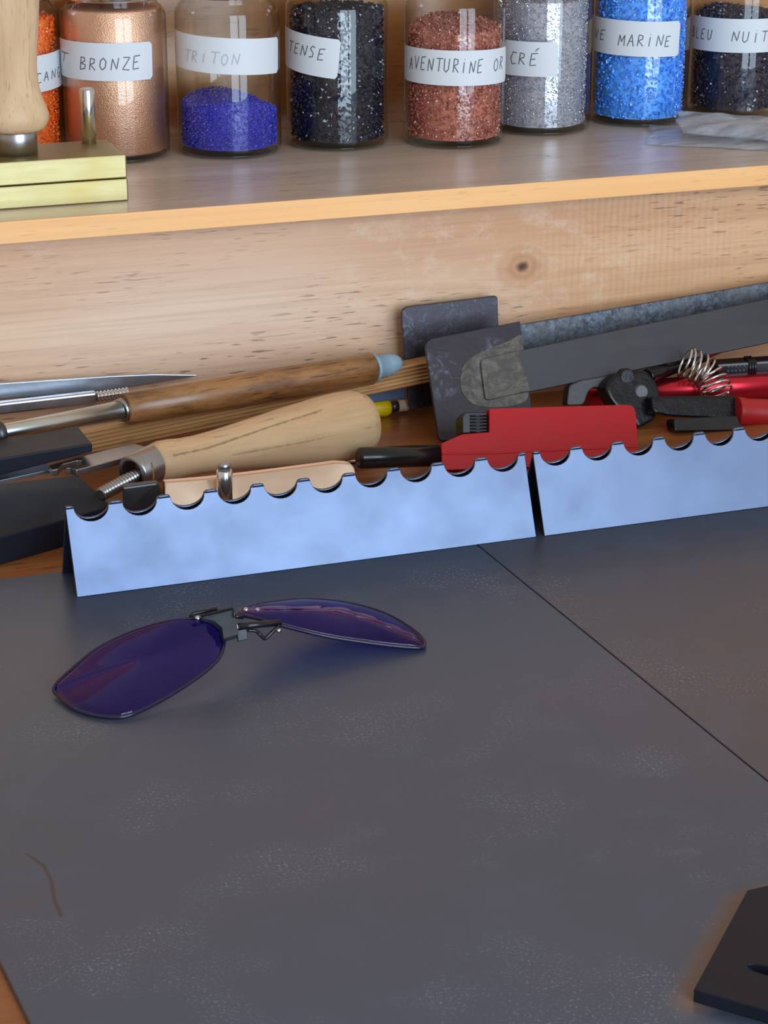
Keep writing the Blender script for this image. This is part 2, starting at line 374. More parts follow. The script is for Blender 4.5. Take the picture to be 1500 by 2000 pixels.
# ------------------------------------------------------------------ setting: bench, sheets, shelf unit
FLOOR = -.002
ben = MB().box((-1.2, .36, -.042), (1.6, .9735, FLOOR)).build('workbench', M['bench'])
tag(ben, 'orange-brown varnished wooden workbench top under the metal sheets', 'workbench')
s0, s1 = az(950, 1078), az(1500, 1525); dS = (s1 - s0); dS = dS / dS.y
def seam(y): return s0 + dS * (y - s0.y)
l0, l1 = az(0, 1878), az(60, 2000); dL = (l1 - l0) / (l1 - l0).y
def left(y): return l0 + dL * (y - l0.y)
yb, yf = .8052, .37
B1, B2, BT = az(1460, 1738, .004), az(1355, 1932, .004), .004
def zz(p, z): p = Vector(p); return Vector((p.x, p.y, z))
bfront = (az(1500, 1974, .004) - B2); bfront.z = 0; bfront.normalize()
bback = az(1500, 1729, .004) - B1; bback.z = 0; bback.normalize()
blkR = [B2, B2 + bfront * .085, B1 + bback * .060, B1]
mk = [([zz(az(*q), 0) for q in ((52, 1668), (85, 1690), (100, 1720), (106, 1755), (119, 1788))], .0009, (.085, .075, .075), .7),
      ([zz(az(*q), 0) for q in ((1320, 1667), (1345, 1660), (1362, 1664))], .0022, (.16, .20, .28), .4),
      ([zz(az(*q), 0) for q in ((1225, 1590), (1290, 1582), (1340, 1590))], .004, (.13, .18, .27), .4)]
sh1 = MB().hexa([zz(left(yf), FLOOR), zz(seam(yf), FLOOR) - Vector((.0003, 0, 0)), zz(seam(yb), FLOOR) - Vector((.0003, 0, 0)), zz(left(yb), FLOOR) + Vector((.03, 0, 0)) * 0],
                [zz(left(yf), 0), zz(seam(yf), 0) - Vector((.0003, 0, 0)), zz(seam(yb), 0) - Vector((.0003, 0, 0)), zz(left(yb), 0)])
sh1 = sh1.build('metal_sheet', sheet('sheet_metal_a', .0, [(zz(B1, 0), zz(B2, 0)), (zz(B1, 0), zz(blkR[2], 0))], mk), bevel=.0004)
tag(sh1, 'large grey metal worktop sheet carrying the violet clip-on lenses', 'metal sheet', 'metal sheets on the bench')
sh2 = MB().hexa([zz(seam(yf), FLOOR) + Vector((.0003, 0, 0)), Vector((1.0, yf, FLOOR)), Vector((1.0, yb, FLOOR)), zz(seam(yb), FLOOR) + Vector((.0003, 0, 0))],
                [zz(seam(yf), 0) + Vector((.0003, 0, 0)), Vector((1.0, yf, 0)), Vector((1.0, yb, 0)), zz(seam(yb), 0) + Vector((.0003, 0, 0))])
sh2 = sh2.build('metal_sheet', sheet('sheet_metal_b', 3.7, ca=(.134, .148, .190), cb=(.120, .144, .198)), bevel=.0004)
tag(sh2, 'grey metal worktop sheet to the right of the thin diagonal seam', 'metal sheet', 'metal sheets on the bench')

ZS, ZB, YR, YS, YW = .111, .1008, .9735, .958, 1.142
su = empty('wooden_shelf', (.35, YR, FLOOR), 'pine shelf unit with upright front board and ledge carrying the jars', 'shelf')
MB().box((-.5, YR, -.04), (1.3, YR + .018, ZB)).build('riser_board', M['riser'], su, bevel=.0006, label='upright pine board with a dark knot')
sb = MB().box((-.5, YS + .0012, ZB), (1.3, YW, ZS)).build('shelf_board', M['shelf'], su, label='grey-brown shelf board')
MB().box((-.5, YS, ZB), (1.3, YS + .0012, ZS)).build('front_edge', M['edge'], sb, bevel=.0003, label='orange sawn front edge')
MB().box((-.5, YW, -.04), (1.3, YW + .018, .52)).build('back_board', M['back'], su, label='golden varnished board behind the jars')

# ------------------------------------------------------------------ jars
RJ, HB = .0272, .0815
GL = {'T': [[(0, 1), (1, 1)], [(.5, 1), (.45, 0)]], 'B': [[(.1, 0), (.12, 1), (.6, .95), (.65, .7), (.15, .5), (.75, .4), (.7, .08), (.1, 0)]],
      'R': [[(.1, 0), (.12, 1), (.62, .92), (.62, .62), (.14, .48), (.8, 0)]], 'O': [[(.45, 1), (.12, .75), (.1, .3), (.4, 0), (.75, .2), (.8, .7), (.45, 1)]],
      'N': [[(.05, 0), (.12, .95), (.7, .05), (.85, 1)]], 'Z': [[(.1, .95), (.8, .95), (.1, .05), (.85, 0)]],
      'E': [[(.8, 1), (.15, .95), (.12, .5), (.1, 0), (.75, .05)], [(.12, .5), (.6, .55)]], 'I': [[(.4, .8), (.38, 0)], [(.42, 1), (.44, 1.04)]],
      'S': [[(.75, .9), (.4, 1), (.15, .75), (.6, .4), (.6, .1), (.1, .02)]], 'A': [[(0, 0), (.4, 1), (.75, 0)], [(.15, .4), (.65, .42)]],
      'V': [[(0, 1), (.35, 0), (.75, 1)]], 'U': [[(.1, 1), (.12, .2), (.4, 0), (.72, .2), (.78, 1)]], 'C': [[(.8, .95), (.35, 1), (.1, .5), (.35, 0), (.8, .08)]],
      'M': [[(.05, 0), (.12, 1), (.45, .35), (.8, 1), (.88, 0)]], 'L': [[(.15, 1), (.12, .02), (.75, 0)]], 'G': [[(.8, .9), (.4, 1), (.1, .5), (.4, 0), (.75, .1), (.75, .45), (.45, .45)]],
      'É': [[(.8, 1), (.15, .95), (.12, .5), (.1, 0), (.75, .05)], [(.12, .5), (.6, .55)], [(.5, 1.2), (.85, 1.42)]], ' ': []}
def frit_mesh(cx, cy, z0, topf, n, size, flat=.5, rmax=.0247, core=.0225, ntop=900):
    vs, fs = [], []
    base = np.array([(1, 0, 0), (-1, 0, 0), (0, 1, 0), (0, -1, 0), (0, 0, 1), (0, 0, -1)], float)
    tri = [(0, 2, 4), (2, 1, 4), (1, 3, 4), (3, 0, 4), (2, 0, 5), (1, 2, 5), (3, 1, 5), (0, 3, 5)]
    P = []
    while len(P) < n:
        q = rng.uniform(-math.pi, math.pi); x, y = math.sin(q), math.cos(q); rr = rmax - rng.uniform(0, .0022)
        zt = topf(x * rr, y * rr); z = rng.uniform(z0 + .0012, zt); P.append((x * rr, y * rr, z))
    for _ in range(ntop):
        q = rng.uniform(-math.pi, math.pi); rr = rmax * math.sqrt(rng.uniform(0, 1)) * .97; x, y = rr * math.sin(q), rr * math.cos(q); P.append((x, y, topf(x, y) - rng.uniform(0, .001)))
    for p in P:
        s = size * rng.uniform(.55, 1.35) * np.array([1, rng.uniform(.55, 1), rng.uniform(flat * .6, flat * 1.2)])
        q, _ = np.linalg.qr(rng.normal(size=(3, 3))); b = (base * rng.uniform(.7, 1.15, (6, 1)) * s) @ q + np.array(p)
        rad = np.hypot(b[:, 0], b[:, 1]); k = np.minimum(1, (rmax + .0006) / np.maximum(rad, 1e-6)); b[:, 0] *= k; b[:, 1] *= k
        b[:, 2] = np.maximum(b[:, 2], z0 + .0002)
        o = len(vs); vs += [Vector((v[0] + cx, v[1] + cy, v[2])) for v in b]; fs += [(a + o, b_ + o, c + o) for a, b_, c in tri]
    S, Q = 40, 6; o = len(vs)                   # solid core
    for j in range(Q + 1):
        for i in range(S):
            q = 2 * math.pi * i / S; x, y = core * math.cos(q), core * math.sin(q); zt = topf(x, y) - .0008
            vs.append(Vector((cx + x, cy + y, z0 + .0006 + (zt - z0 - .0006) * j / Q)))
    for j in range(Q):
        for i in range(S): fs.append((o + j * S + i, o + j * S + (i + 1) % S, o + (j + 1) * S + (i + 1) % S, o + (j + 1) * S + i))
    vs.append(Vector((cx, cy, topf(0, 0) - .0008))); c0 = len(vs) - 1; vs.append(Vector((cx, cy, z0 + .0006))); c1 = len(vs) - 1
    for i in range(S): fs.append((o + Q * S + i, o + Q * S + (i + 1) % S, c0)); fs.append((o + (i + 1) % S, o + i, c1))
    return vs, fs
def jar(pxl, pxr, row, lab, text, cont, label, clabel, center=None, ink='ink'):
    """pxl, pxr, row: sides and foot of the jar seen in the photo; lab=(x0,x1,rowtop,rowbot,tilt)"""
    cpx = (pxl + pxr) / 2; rp = (pxr - pxl) / 2
    f = az(cpx, row, ZS); h = Vector((f.x, f.y, 0)); d = h.length; c = h * ((d + RJ - .0022) / d)
    if center: c = Vector((*center, 0))
    cx, cy = c.x, c.y; d = math.hypot(cx, cy); rz = -math.atan2(cx, cy)
    def cyl(th, z, r):
        x, y = r * math.sin(th), -r * math.cos(th); return Vector((cx + x * math.cos(rz) - y * math.sin(rz), cy + x * math.sin(rz) + y * math.cos(rz), z))
    def zrow(r_):
        q = ray(cpx, r_); t = (d - RJ) / math.hypot(q.x, q.y); return CAM_H + t * q.z
    t = empty('glass_jar', (cx, cy, ZS), label, 'jar', 'glass jars of coloured glass on the shelf')
    A, B = (cx, cy, ZS), (cx, cy, ZS + .1)
    k = 10.0
    prof = [(.0, .0235), (.0006 * k, .0252), (.0022 * k, .0268), (.0045 * k, RJ), (.071 * k, RJ), (.0745 * k, RJ - .0006), (.077 * k, RJ - .0025), (.0785 * k, RJ - .0042), (.0805 * k, RJ - .005), (.0835 * k, RJ - .005)]
    gb = MB().lathe(A, B, prof, 56, False).build('glass_body', M['glass'], t)
    MB().lathe(A, B, [(.0001, .0222), (.0008 * k, .0240), (.0018 * k, .0252)], 48, True).build('glass_base', M['glass'], gb)
    lp = [(.0805 * k, RJ - .0042), (.0808 * k, RJ - .0026), (.0816 * k, RJ - .0022), (.100 * k, RJ - .0022), (.101 * k, RJ - .003)]
    MB().lathe(A, B, lp, 56, True).build('lid', M['chrome'], t, label='bright metal screw lid')
    x0, x1, r0, r1, tilt = lab
    an = lambda x: math.asin(max(-1, min(1, (x - cpx) / rp)))
    th0 = an(x0) if x0 > pxl else R(-88); th1 = an(x1) if x1 < pxr else R(88)
    zt, zb = zrow(r0), zrow(r1); zc = (zt + zb) / 2; hh = (zt - zb) / 2; RL = RJ + .00012; sm = (th0 + th1) / 2
    def lp_(s, hgt, r): # s: arc metres from label centre, hgt from label mid
        return cyl(sm + (s * math.cos(tilt) + hgt * math.sin(tilt)) / RL, zc - s * math.sin(tilt) + hgt * math.cos(tilt), r)
    L = (th1 - th0) * RL; n = 40; cr = .0016; b = MB(); vs = []
    for i in range(n + 1):
        u = i / n; s = (-.5 + u) * L
        if i in (0, n): q = hh - cr
        else:
            e = min(s + L / 2, L / 2 - s); q = hh if e > cr else hh - cr + math.sqrt(max(0, cr * cr - (cr - e) ** 2))
        for g in (-1, 0, 1): vs.append(lp_(s, q * g, RL))
    fs = []
    for i in range(n):
        for j in range(2): fs.append((3 * i + j, 3 * i + 3 + j, 3 * i + 4 + j, 3 * i + 1 + j))
    b.add(vs, fs, True); pl_ = b.build('paper_label', M['paper'], t, label='white paper label with handwriting', fix=False)
    tx = MB(); wd = .00026
    for (word, xa, xb, ra, rb) in text:
        sa, sb_ = (an(xa) - sm) * RL, (an(xb) - sm) * RL; ha, hb_ = zrow(rb) - zc, zrow(ra) - zc
        cw = (sb_ - sa) / len(word)
        for i, ch in enumerate(word):
            jy = random.uniform(-.06, .06); jx = random.uniform(-.05, .05); kk = random.uniform(.92, 1.06)
            for st in GL[ch]:
                pts = []
                for (u0, v0), (u1, v1) in zip(st[:-1], st[1:]):
                    for q in range(5): pts.append((u0 + (u1 - u0) * q / 5, v0 + (v1 - v0) * q / 5))
                pts.append(st[-1])
                P3 = [(sa + (i + jx + .82 * u * kk) * cw + .12 * v * cw, ha + (hb_ - ha) * (v * kk + jy)) for u, v in pts]
                P3 = [(s_ , h_ + s_ * math.tan(tilt) * (0)) for s_, h_ in P3]
                vv = []
                for q, (s_, h_) in enumerate(P3):
                    a_, c_ = P3[max(0, q - 1)], P3[min(len(P3) - 1, q + 1)]; dx, dy = c_[0] - a_[0], c_[1] - a_[1]; le = math.hypot(dx, dy) or 1
                    nx, ny = -dy / le * wd, dx / le * wd
                    vv += [lp_(s_ + nx, h_ + ny, RL + .00012), lp_(s_ - nx, h_ - ny, RL + .00012)]
                tx.add(vv, [(2 * q, 2 * q + 1, 2 * q + 3, 2 * q + 2) for q in range(len(P3) - 1)])
    tx.build('lettering', M[ink], pl_, fix=False)
    name, mat, topr, slope, num, size, flat = cont
    if num:
        z1 = zrow(topr)
        topf = lambda x, y: z1 + slope(x, y)
        vs, fs = frit_mesh(cx, cy, ZS + .0036, topf, num, size, flat)
        mm = MB(); mm.add(vs, fs); o = mm.build(name, mat, fix=False)
    else:
        z1 = zrow(topr) - ZS
        o = MB().lathe(A, B, [(.036, .018), (.037, .0235), (.048, .0250), (z1 * k * .985, .0250), (z1 * k, .024), (z1 * k + .004, .015), (z1 * k + .005, .001)], 56, True).build(name, mat)
    tag(o, clabel, 'glass frit', kind='stuff')
    return c

M['f_orange'] = frit('orange_frit', srgb(255, 132, 44), srgb(252, 86, 16), .25)
def shimmer(name, c, c2, sp=1800, metal=1.0, rough=.35):
    m = NT(name); p = m.pos(); n = m.noise(p, sp, 2); b = m.noise(p, 70, 4)
    m.set(color=m.mix(b, c, c2), metal=metal, rough=m.math('ADD', m.math('MULTIPLY', n, .3), rough - .1)); m.bump(n, .55, .0006); return m.m
M['f_bronze'] = shimmer('bronze_powder', (.80, .42, .26), (.95, .58, .40), rough=.38)
M['f_triton'] = frit('violet_blue_frit', srgb(74, 78, 214), srgb(40, 38, 156), .3, coat=.1)
M['f_dark'] = frit('blue_black_frit', (.004, .006, .016), (.012, .016, .040), .07)
M['f_avent'] = frit('copper_brown_frit', srgb(200, 118, 98), srgb(146, 70, 56), .16)
M['f_white'] = frit('silver_white_frit', (.52, .51, .58), (.30, .30, .37), .16, .35)
M['f_blue'] = frit('sky_blue_frit', srgb(96, 182, 255), srgb(36, 124, 244), .12)
M['f_night'] = frit('indigo_frit', (.012, .011, .03), (.03, .028, .055), .08)

flat0 = lambda x, y: 0.0
jar(127, 337, 322, (100, 305, 84, 158, R(.6)), [('T', 130, 146, 110, 128), ('BRONZE', 165, 285, 111, 136)],
    ('bronze_powder', M['f_bronze'], 24, flat0, 0, 0, 0), 'glass jar of copper-coloured powder labelled BRONZE, behind the brass press', 'copper-coloured metallic powder filling the jar behind the brass press')
jar(345, 555, 313, (346, 549, 74, 145, R(3.2)), [('TRITON', 366, 478, 103, 126)],
    ('violet_blue_granules', M['f_triton'], 199, lambda x, y: -.004 * (x / .025) ** 2 - .16 * max(0, x - .002) + .02 * y, 7000, .0006, .7), 'glass jar with a low heap of violet-blue granules, labelled TRITON', 'low mound of violet-blue granules in the TRITON jar', ink='ink_faint')
jar(557, 762, 297, (540, 664, 68, 146, R(6.5)), [('TENSE', 566, 640, 90, 112)],
    ('blue_black_chips', M['f_dark'], 24, lambda x, y: -.10 * max(0, -x - .008), 3600, .0013, .45), 'glass jar nearly full of blue-black glass chips, label ending TENSE', 'blue-black glittering glass chips filling the TENSE jar')
jar(785, 987, 293, (788, 986, 99, 168, R(.8)), [('AVENTURINE', 799, 944, 116, 142), ('OR', 961, 982, 117, 142)],
    ('copper_brown_chips', M['f_avent'], 78, lambda x, y: .006 - .10 * max(0, -x) - .002 * (x / .025) ** 2 + .12 * y, 5200, .0010, .5), 'glass jar two-thirds full of copper-brown chips, labelled AVENTURINE OR', 'copper-brown glass chips in the AVENTURINE OR jar')
jar(958, 1150, 267, (930, 1085, 82, 150, R(.3)), [('CRÉ', 993, 1050, 105, 128)],
    ('silver_white_flakes', M['f_white'], 6, flat0, 9000, .00055, .6), 'glass jar of sparkling silver-white flakes, label ending CRÉ', 'sparkling silver-white flakes in the CRÉ jar')
jar(1151, 1338, 250, (1130, 1317, 41, 110, R(1.2)), [('VE', 1158, 1180, 64, 84), ('MARINE', 1203, 1304, 68, 90)],
    ('sky_blue_chips', M['f_blue'], -2, flat0, 4200, .0012, .5), 'glass jar full of bright sky-blue chips, label ending MARINE', 'bright sky-blue glass chips filling the MARINE jar')
jar(1338, 1524, 232, (1338, 1523, 37, 103, 0), [('BLEU', 1345, 1387, 58, 80), ('NUIT', 1420, 1492, 60, 82)],
    ('indigo_chips', M['f_night'], 30, lambda x, y: .001 - .002 * (x / .02) ** 2, 3400, .0013, .5), 'glass jar of near-black indigo chips at the right end, labelled BLEU NUIT', 'near-black indigo glass chips in the BLEU NUIT jar')
jar(-62, 132, 300, (20, 131, 112, 184, R(-3)), [('CANG', 81, 128, 145, 165)],
    ('orange_granules', M['f_orange'], 44, flat0, 5200, .0009, .6), 'glass jar of bright orange granules half hidden by the wooden handle', 'bright orange granules in the jar behind the wooden handle', center=(.2000, 1.1130))

# ------------------------------------------------------------------ brass press on the shelf
bp = empty('brass_press', (.18, 1.0, ZS), 'two stacked brass plates with steel guide pin and upright beech handle', 'press')
z1, z2 = .1218, .1330; xr = .2298
MB().box((.115, .9838, ZS), (xr + .0002, 1.026, z1 - .0001)).build('lower_plate', M['brass'], bp, bevel=.0007)
MB().box((.115, .9838, z1 + .0001), (xr, 1.026, z2)).build('upper_plate', M['brass_top'], bp, bevel=.0007)
pc = az(174, 275, z2); pc.y = 1.0195; pc = ay(174, 275, 1.0195); pc.z = z2
zt = ay(174, 172, pc.y).z
MB().lathe(pc, (pc.x, pc.y, zt), [(0, .0036), (.965, .0036), (1, .003)], 24).build('guide_pin', M['chrome'], bp, label='polished steel guide pin')
hc = ay(33, 292, 1.004); ra = .0098
zr = lambda r_: ay(33, r_, 1.004).z
zf0, zf1 = z2, zr(254)
MB().lathe((hc.x, hc.y, zf0), (hc.x, hc.y, zf1), [(0, ra), (.96, ra), (1, ra * .97)], 32).build('ferrule', M['steel'], bp, label='steel ferrule')
zz0, zz1 = zf1, zr(-140); Hh = zz1 - zz0
rr = lambda p: p * .000262
prof = []
for row, rp in [(253, 44), (250, 52), (243, 56), (232, 60), (222, 60), (210, 57), (190, 50), (165, 45), (130, 43.5), (90, 46), (40, 51), (0, 54), (-60, 57), (-110, 54), (-132, 40), (-140, 20)]:
    prof.append(((zr(row) - zz0) / Hh, rr(rp)))
prof[0] = (0, prof[0][1])
M['beech_up'] = wood('beech_upright', srgb(228, 200, 162), srgb(204, 168, 126), axis=(0, 0, 1), ring=70, streak=.5, rough=.5, dash=.3)
MB().lathe((hc.x, hc.y, zz0), (hc.x, hc.y, zz1), prof, 40).build('handle', M['beech_up'], bp, label='turned beech handle')

# ------------------------------------------------------------------ plastic bags on the shelf
def bag(quad, n, amp, seed, name, label):
    r_ = np.random.default_rng(seed); a, b, c, d = [Vector(p) for p in quad]; nx, ny = 40, 16; vs = []; fs = []
    ph = r_.uniform(0, 6.28, 8); fr = r_.uniform(2, 9, 8); dr = r_.uniform(-.9, .9, 8)
    for j in range(ny + 1):
        for i in range(nx + 1):
            u, v = i / nx, j / ny; p = (a * (1 - u) + b * u) * (1 - v) + (d * (1 - u) + c * u) * v
            hgt = sum(abs(math.sin(fr[q] * (u * 2 + dr[q] * v * 2) + ph[q])) for q in range(8)) / 8 * amp
            edge = min(1, 6 * min(v, 1 - v) + .15)
            p = p + Vector((math.sin(9 * v + seed) * .0016, math.sin(14 * u + seed) * .0011, hgt * edge)); vs.append(p)
    for j in range(ny):
        for i in range(nx): fs.append((j * (nx + 1) + i, j * (nx + 1) + i + 1, (j + 1) * (nx + 1) + i + 1, (j + 1) * (nx + 1) + i))
    mb = MB(); mb.add(vs, fs, True); o = mb.build(name, M['film'], fix=False)
    sol = o.modifiers.new('film', 'SOLIDIFY'); sol.thickness = .0003; sol.offset = 1
    return tag(o, label, 'plastic bag', 'clear bags on the shelf')
bag([az(1262, 283, ZS + .0004), az(1620, 300, ZS + .0004), az(1620, 246, ZS + .003), az(1274, 246, ZS + .001)], 1, .0016, 3, 'plastic_bag', 'flat clear plastic bag under the crumpled one in front of the jars')
bag([az(1330, 262, ZS + .004), az(1625, 288, ZS + .003), az(1620, 240, ZS + .009), az(1318, 218, ZS + .0105)], 1, .0036, 8, 'plastic_bag', 'crumpled clear plastic bag on top, leaning on the BLEU NUIT jar')

# ------------------------------------------------------------------ notched rests
def rack(x0, x1, n, first, step, yj, name, label):
    y0, ya, y1, za = .7748 + yj, .7892 + yj, .8033 + yj, .0332; th = .0011; rN = .0069
    Ls = math.hypot(ya - y0, za); mb = MB()
    def face(yb_, sgn):
        d = Vector((0, ya - yb_, za)).normalized(); nrm = Vector((0, -sgn * d.z, sgn * d.y)) * -1
        o = Vector((0, yb_, .0002)); pts2 = [(x0, 0), (x1, 0), (x1, Ls)]
        for k in reversed(range(n)):
            cxx = x0 + first + step * k
            if cxx + rN > x1: continue
            pts2.append((cxx + rN + .0012, Ls)); pts2.append((cxx + rN + .0003, Ls - .0006))
            for q in range(13):
                a = -math.pi * q / 12; pts2.append((cxx + rN * math.cos(a), Ls - .0012 + rN * .86 * math.sin(a)))
            pts2.append((cxx - rN - .0003, Ls - .0006)); pts2.append((cxx - rN - .0012, Ls))
        pts2.append((x0, Ls))
        return [o + Vector((px_, 0, 0)) + d * s_ for px_, s_ in pts2], nrm * th
    a, t = face(y0, 1); mb.prism(a, t if t.y > 0 else -t)
    a, t = face(y1, -1); mb.prism(a, t if t.y < 0 else -t)
    o = mb.build(name, M['rack'], bevel=.00018, seg=1)
    return tag(o, label, 'rod rest', 'notched metal rests')
rack(.1540, .3503, 10, .0102, .01955, 0, 'notched_rest', 'full-length bent metal rest with notched ridge at the left, behind the lenses')
rack(.3540, .5503, 10, .0102, .01955, -.0002, 'notched_rest', 'notched bent metal rest at the right, running out of the picture')

# ------------------------------------------------------------------ tools in the trough
def hexpx(pts_top, zt, thick, name, mat, parent=None, bevel=.0006, label=None):
    t = [az(x, y, zt if not isinstance(zt, (list, tuple)) else zt[i]) for i, (x, y) in enumerate(pts_top)]
    b = [p - Vector((0, 0, thick if not isinstance(thick, (list, tuple)) else thick[i])) for i, p in enumerate(t)]
    return MB().hexa(b, t).build(name, mat, parent, bevel=bevel, label=label)

# big graphite slab on the bench, and the narrower one above it
o = hexpx([(-120, 1083), (218, 988), (152, 927), (-90, 955)], .0102, .0120, 'graphite_slab', M['graphite'])
tag(o, 'wide dark graphite slab lying lowest at the left, beside the notched rest', 'graphite slab', 'graphite slabs')
o = hexpx([(-110, 914), (180, 866), (153, 833), (-90, 872)], .0290, [.0096, .0040, .0040, .0096], 'graphite_slab', M['graphite'])
tag(o, 'narrow dark graphite bar on top of the pile at the left edge', 'graphite slab', 'graphite slabs')
o = hexpx([(-110, 962), (98, 917), (92, 905), (-110, 948)], .0190, .0016, 'pale_strip', M['blade'], bevel=.0002)  # thin pale strip along the underside of the narrow bar
tag(o, 'thin pale strip showing under the narrow graphite bar', 'metal strip')

# slotted steel strip
zst = .0215
ol = [(94, 909), (213, 877), (262, 866), (302, 877), (279, 884), (149, 918), (137, 914), (128, 914), (158, 908), (166, 903), (160, 899), (150, 899), (122, 906), (113, 916), (103, 918)]
mb = MB(); mb.prism([az(x, y, zst) for x, y in ol], (0, 0, -.0028)); o = mb.build('slotted_strip', M['steel'], bevel=.0003)
tag(o, 'dull steel strip with an open slot, lying below the graphite bar', 'metal strip')

# pointed blade at the back
top = [(-120, 757), (0, 749), (120, 741), (210, 735), (300, 731), (385, 732)]; bot = [(385, 735), (300, 749), (210, 762), (120, 771), (0, 780), (-120, 786)]
mb = MB(); mb.prism([ay(x, y, .9655) for x, y in top] + [ay(x, y, .9655) for x, y in bot], (0, .0022, 0)); o = mb.build('pointed_blade', M['blade'], bevel=.0006)
tag(o, 'long pale steel blade tapering to a point against the pine board', 'blade')
# flat rod with a threaded end
tr_ = empty('threaded_rod', ay(100, 790, .960), 'grey flat steel rod with a bright threaded end behind the brown grip', 'metal rod')
a0, a1 = ay(-120, 810, .957), ay(188, 775, .957)
d = (a1 - a0); MB().obox((a0 + a1) / 2, d, (0, 1, 0), Vector((0, 1, 0)).cross(d), d.length / 2, .0025, .0028).build('flat_rod', M['steel'], tr_, bevel=.001)
a2 = ay(252, 766, .957); prof = []
for i in range(9): prof += [(i / 9, .0017), ((i + .3) / 9, .0026), ((i + .6) / 9, .0026), ((i + .9) / 9, .0017)]
MB().lathe(a1, a2, prof, 16).build('thread', M['chrome'], tr_, label='bright screw thread')

# brown-handled tool
zc = .0285
wt = empty('wood_handled_tool', az(400, 770, .0), 'steel-shafted tool with long worn brown wooden grip and blue-grey plug', 'hand tool')
S0, S1 = az(-130, 868, zc), az(235, 802, zc); G0, G1 = az(243, 799, zc), az(726, 719, zc)
MB().lathe(S0, S1, [(0, .0031), (.4, .0034), (1, .0046)], 24).build('shaft', M['tube'], wt, label='galvanised steel shaft')
MB().lathe(az(-14, 849, zc), az(5, 845, zc), [(0, .0058), (.8, .0058), (1, .005)], 24).build('collar', M['dark_steel'], wt)
MB().lathe(S1 - (S1 - S0).normalized() * .0006, G0 + (G1 - G0).normalized() * .0002, [(0, .0048), (.1, .0054), (.9, .0054), (1, .005)], 24).build('ferrule', M['steel'], wt)
gd = (G1 - G0).normalized()
M['walnut'] = wood('worn_brown_wood', srgb(176, 126, 76), srgb(120, 76, 40), axis=gd, ring=90, streak=.9, rough=.36, coat=.35, dash=.8, bump=.4, blotch=.75)
MB().lathe(G0, G1, [(0, .0068), (.004, .0074), (.3, .0079), (.7, .0082), (.992, .0080), (1, .0074)], 10 * 3).build('grip', M['walnut'], wt, label='worn brown wooden grip')
P0, P1 = G1, az(783, 707, zc)
MB().lathe(P0, P1, [(0, .0066), (.10, .0070), (.12, .0060), (.45, .0058), (.5, .0053), (.55, .0055), (.8, .0046), (.95, .0028), (1, .0012)], 20).build('plug', M['blue_clay'], wt, label='blue-grey putty plug')

# ridged stick
D0, D1 = az(120, 868, .0130), ay(905, 706, .9575); dd = (D1 - D0); dn = dd.normalized()
nv = Vector((0, 0, 1)) - dn * dn.z; nv.normalize(); sd = dn.cross(nv)
if sd.y > 0: sd = -sd                           # towards the viewer
prof = []
nr = 6; hgt = .0108
for i in range(nr):
    for q in range(5):
        t = (i + q / 5) / nr; prof.append((.0036 + .0010 * abs(math.sin(math.pi * q / 5)) + .0012 * t, hgt * (.5 - t)))
prof += [(.0048, -hgt * .5), (-.004, -hgt * .5), (-.004, hgt * .5)]
M['stick'] = wood('ridged_pine', srgb(206, 160, 104), srgb(150, 98, 54), axis=dn, ring=160, streak=.7, rough=.5, dash=.4)
mb = MB(); mb.prism([D0 + sd * a + nv * b for a, b in prof], dd); o = mb.build('ridged_stick', M['stick'])
tag(o, 'finely ridged pine stick lying beneath the worn brown grip', 'wooden stick')
o = MB().hexa(*[[az(120, 884, zq), az(440, 826, zq), az(438, 815, zq), az(118, 872, zq)] for zq in (.0060, .0076)]).build('pale_strip', M['blade'], bevel=.0002)  # added strip, stands in for the stick's lit pale lower face
tag(o, 'thin added strip standing for the lit pale lower edge of the ridged stick', 'metal strip')

# file-style beech handle with ferrule, threaded shank and clamp
H0, H1 = az(298, 905, .0200), az(724, 822, .0165); hd = (H1 - H0).normalized(); HL = (H1 - H0).length
fh = empty('beech_handle_tool', az(520, 900, FLOOR), 'pale beech tool handle with steel ferrule, swelling to the right', 'hand tool')
hs = Vector((0, -.72, .69)); hs = (hs - hd * hs.dot(hd)).normalized()
def hp(t, r_, q=0.0): return H0 + hd * (HL * t) + (hs * math.cos(q) + hd.cross(hs) * math.sin(q)) * r_
cracks = [([hp(.05, .0092, .25), hp(.2, .0086, .2), hp(.36, .0104, .0), hp(.5, .0122, -.12), hp(.68, .0144, -.2), hp(.95, .015, -.45)], .0007, (.13, .075, .038), .65),
          ([hp(.3, .0096, .75), hp(.6, .0136, .7), hp(.9, .0158, .6)], .0006, (.20, .12, .06), .5)]
M['beech'] = wood('beech_handle', srgb(226, 198, 158), srgb(198, 160, 116), axis=hd, ring=60, streak=.6, rough=.5, dash=.9, blotch=.12, marks=cracks)
prof = [(.0, .0066), (.004, .0083), (.035, .0092), (.075, .0092), (.12, .0087), (.18, .0086), (.28, .0094), (.42, .0112), (.58, .0134), (.74, .0152), (.85, .0160), (.92, .0156), (.965, .0136), (.99, .0095), (1, .004)]
MB().lathe(H0, H1, prof, 40).build('handle', M['beech'], fh, label='turned beech handle')
F0, F1 = az(258, 925, .0190), H0 + hd * .0010
fe = MB().lathe(F0, F1, [(.0, .0058), (0, .0077), (.05, .0081), (1, .0083)], 32, False).build('ferrule', M['steel'], fh, label='steel ferrule')
MB().lathe(F0 + hd * .006, F0 + hd * .0068, [(0, .0073), (1, .0073)], 24).build('ferrule_core', M['walnut'], fe)
T0, T1 = az(196, 966, .0150), az(272, 926, .0172); prof = []
for i in range(14): prof += [(i / 14, .0020), ((i + .3) / 14, .0031), ((i + .6) / 14, .0031), ((i + .9) / 14, .0020)]
MB().lathe(T0, T1, prof, 16).build('threaded_shank', M['steel'], fh)
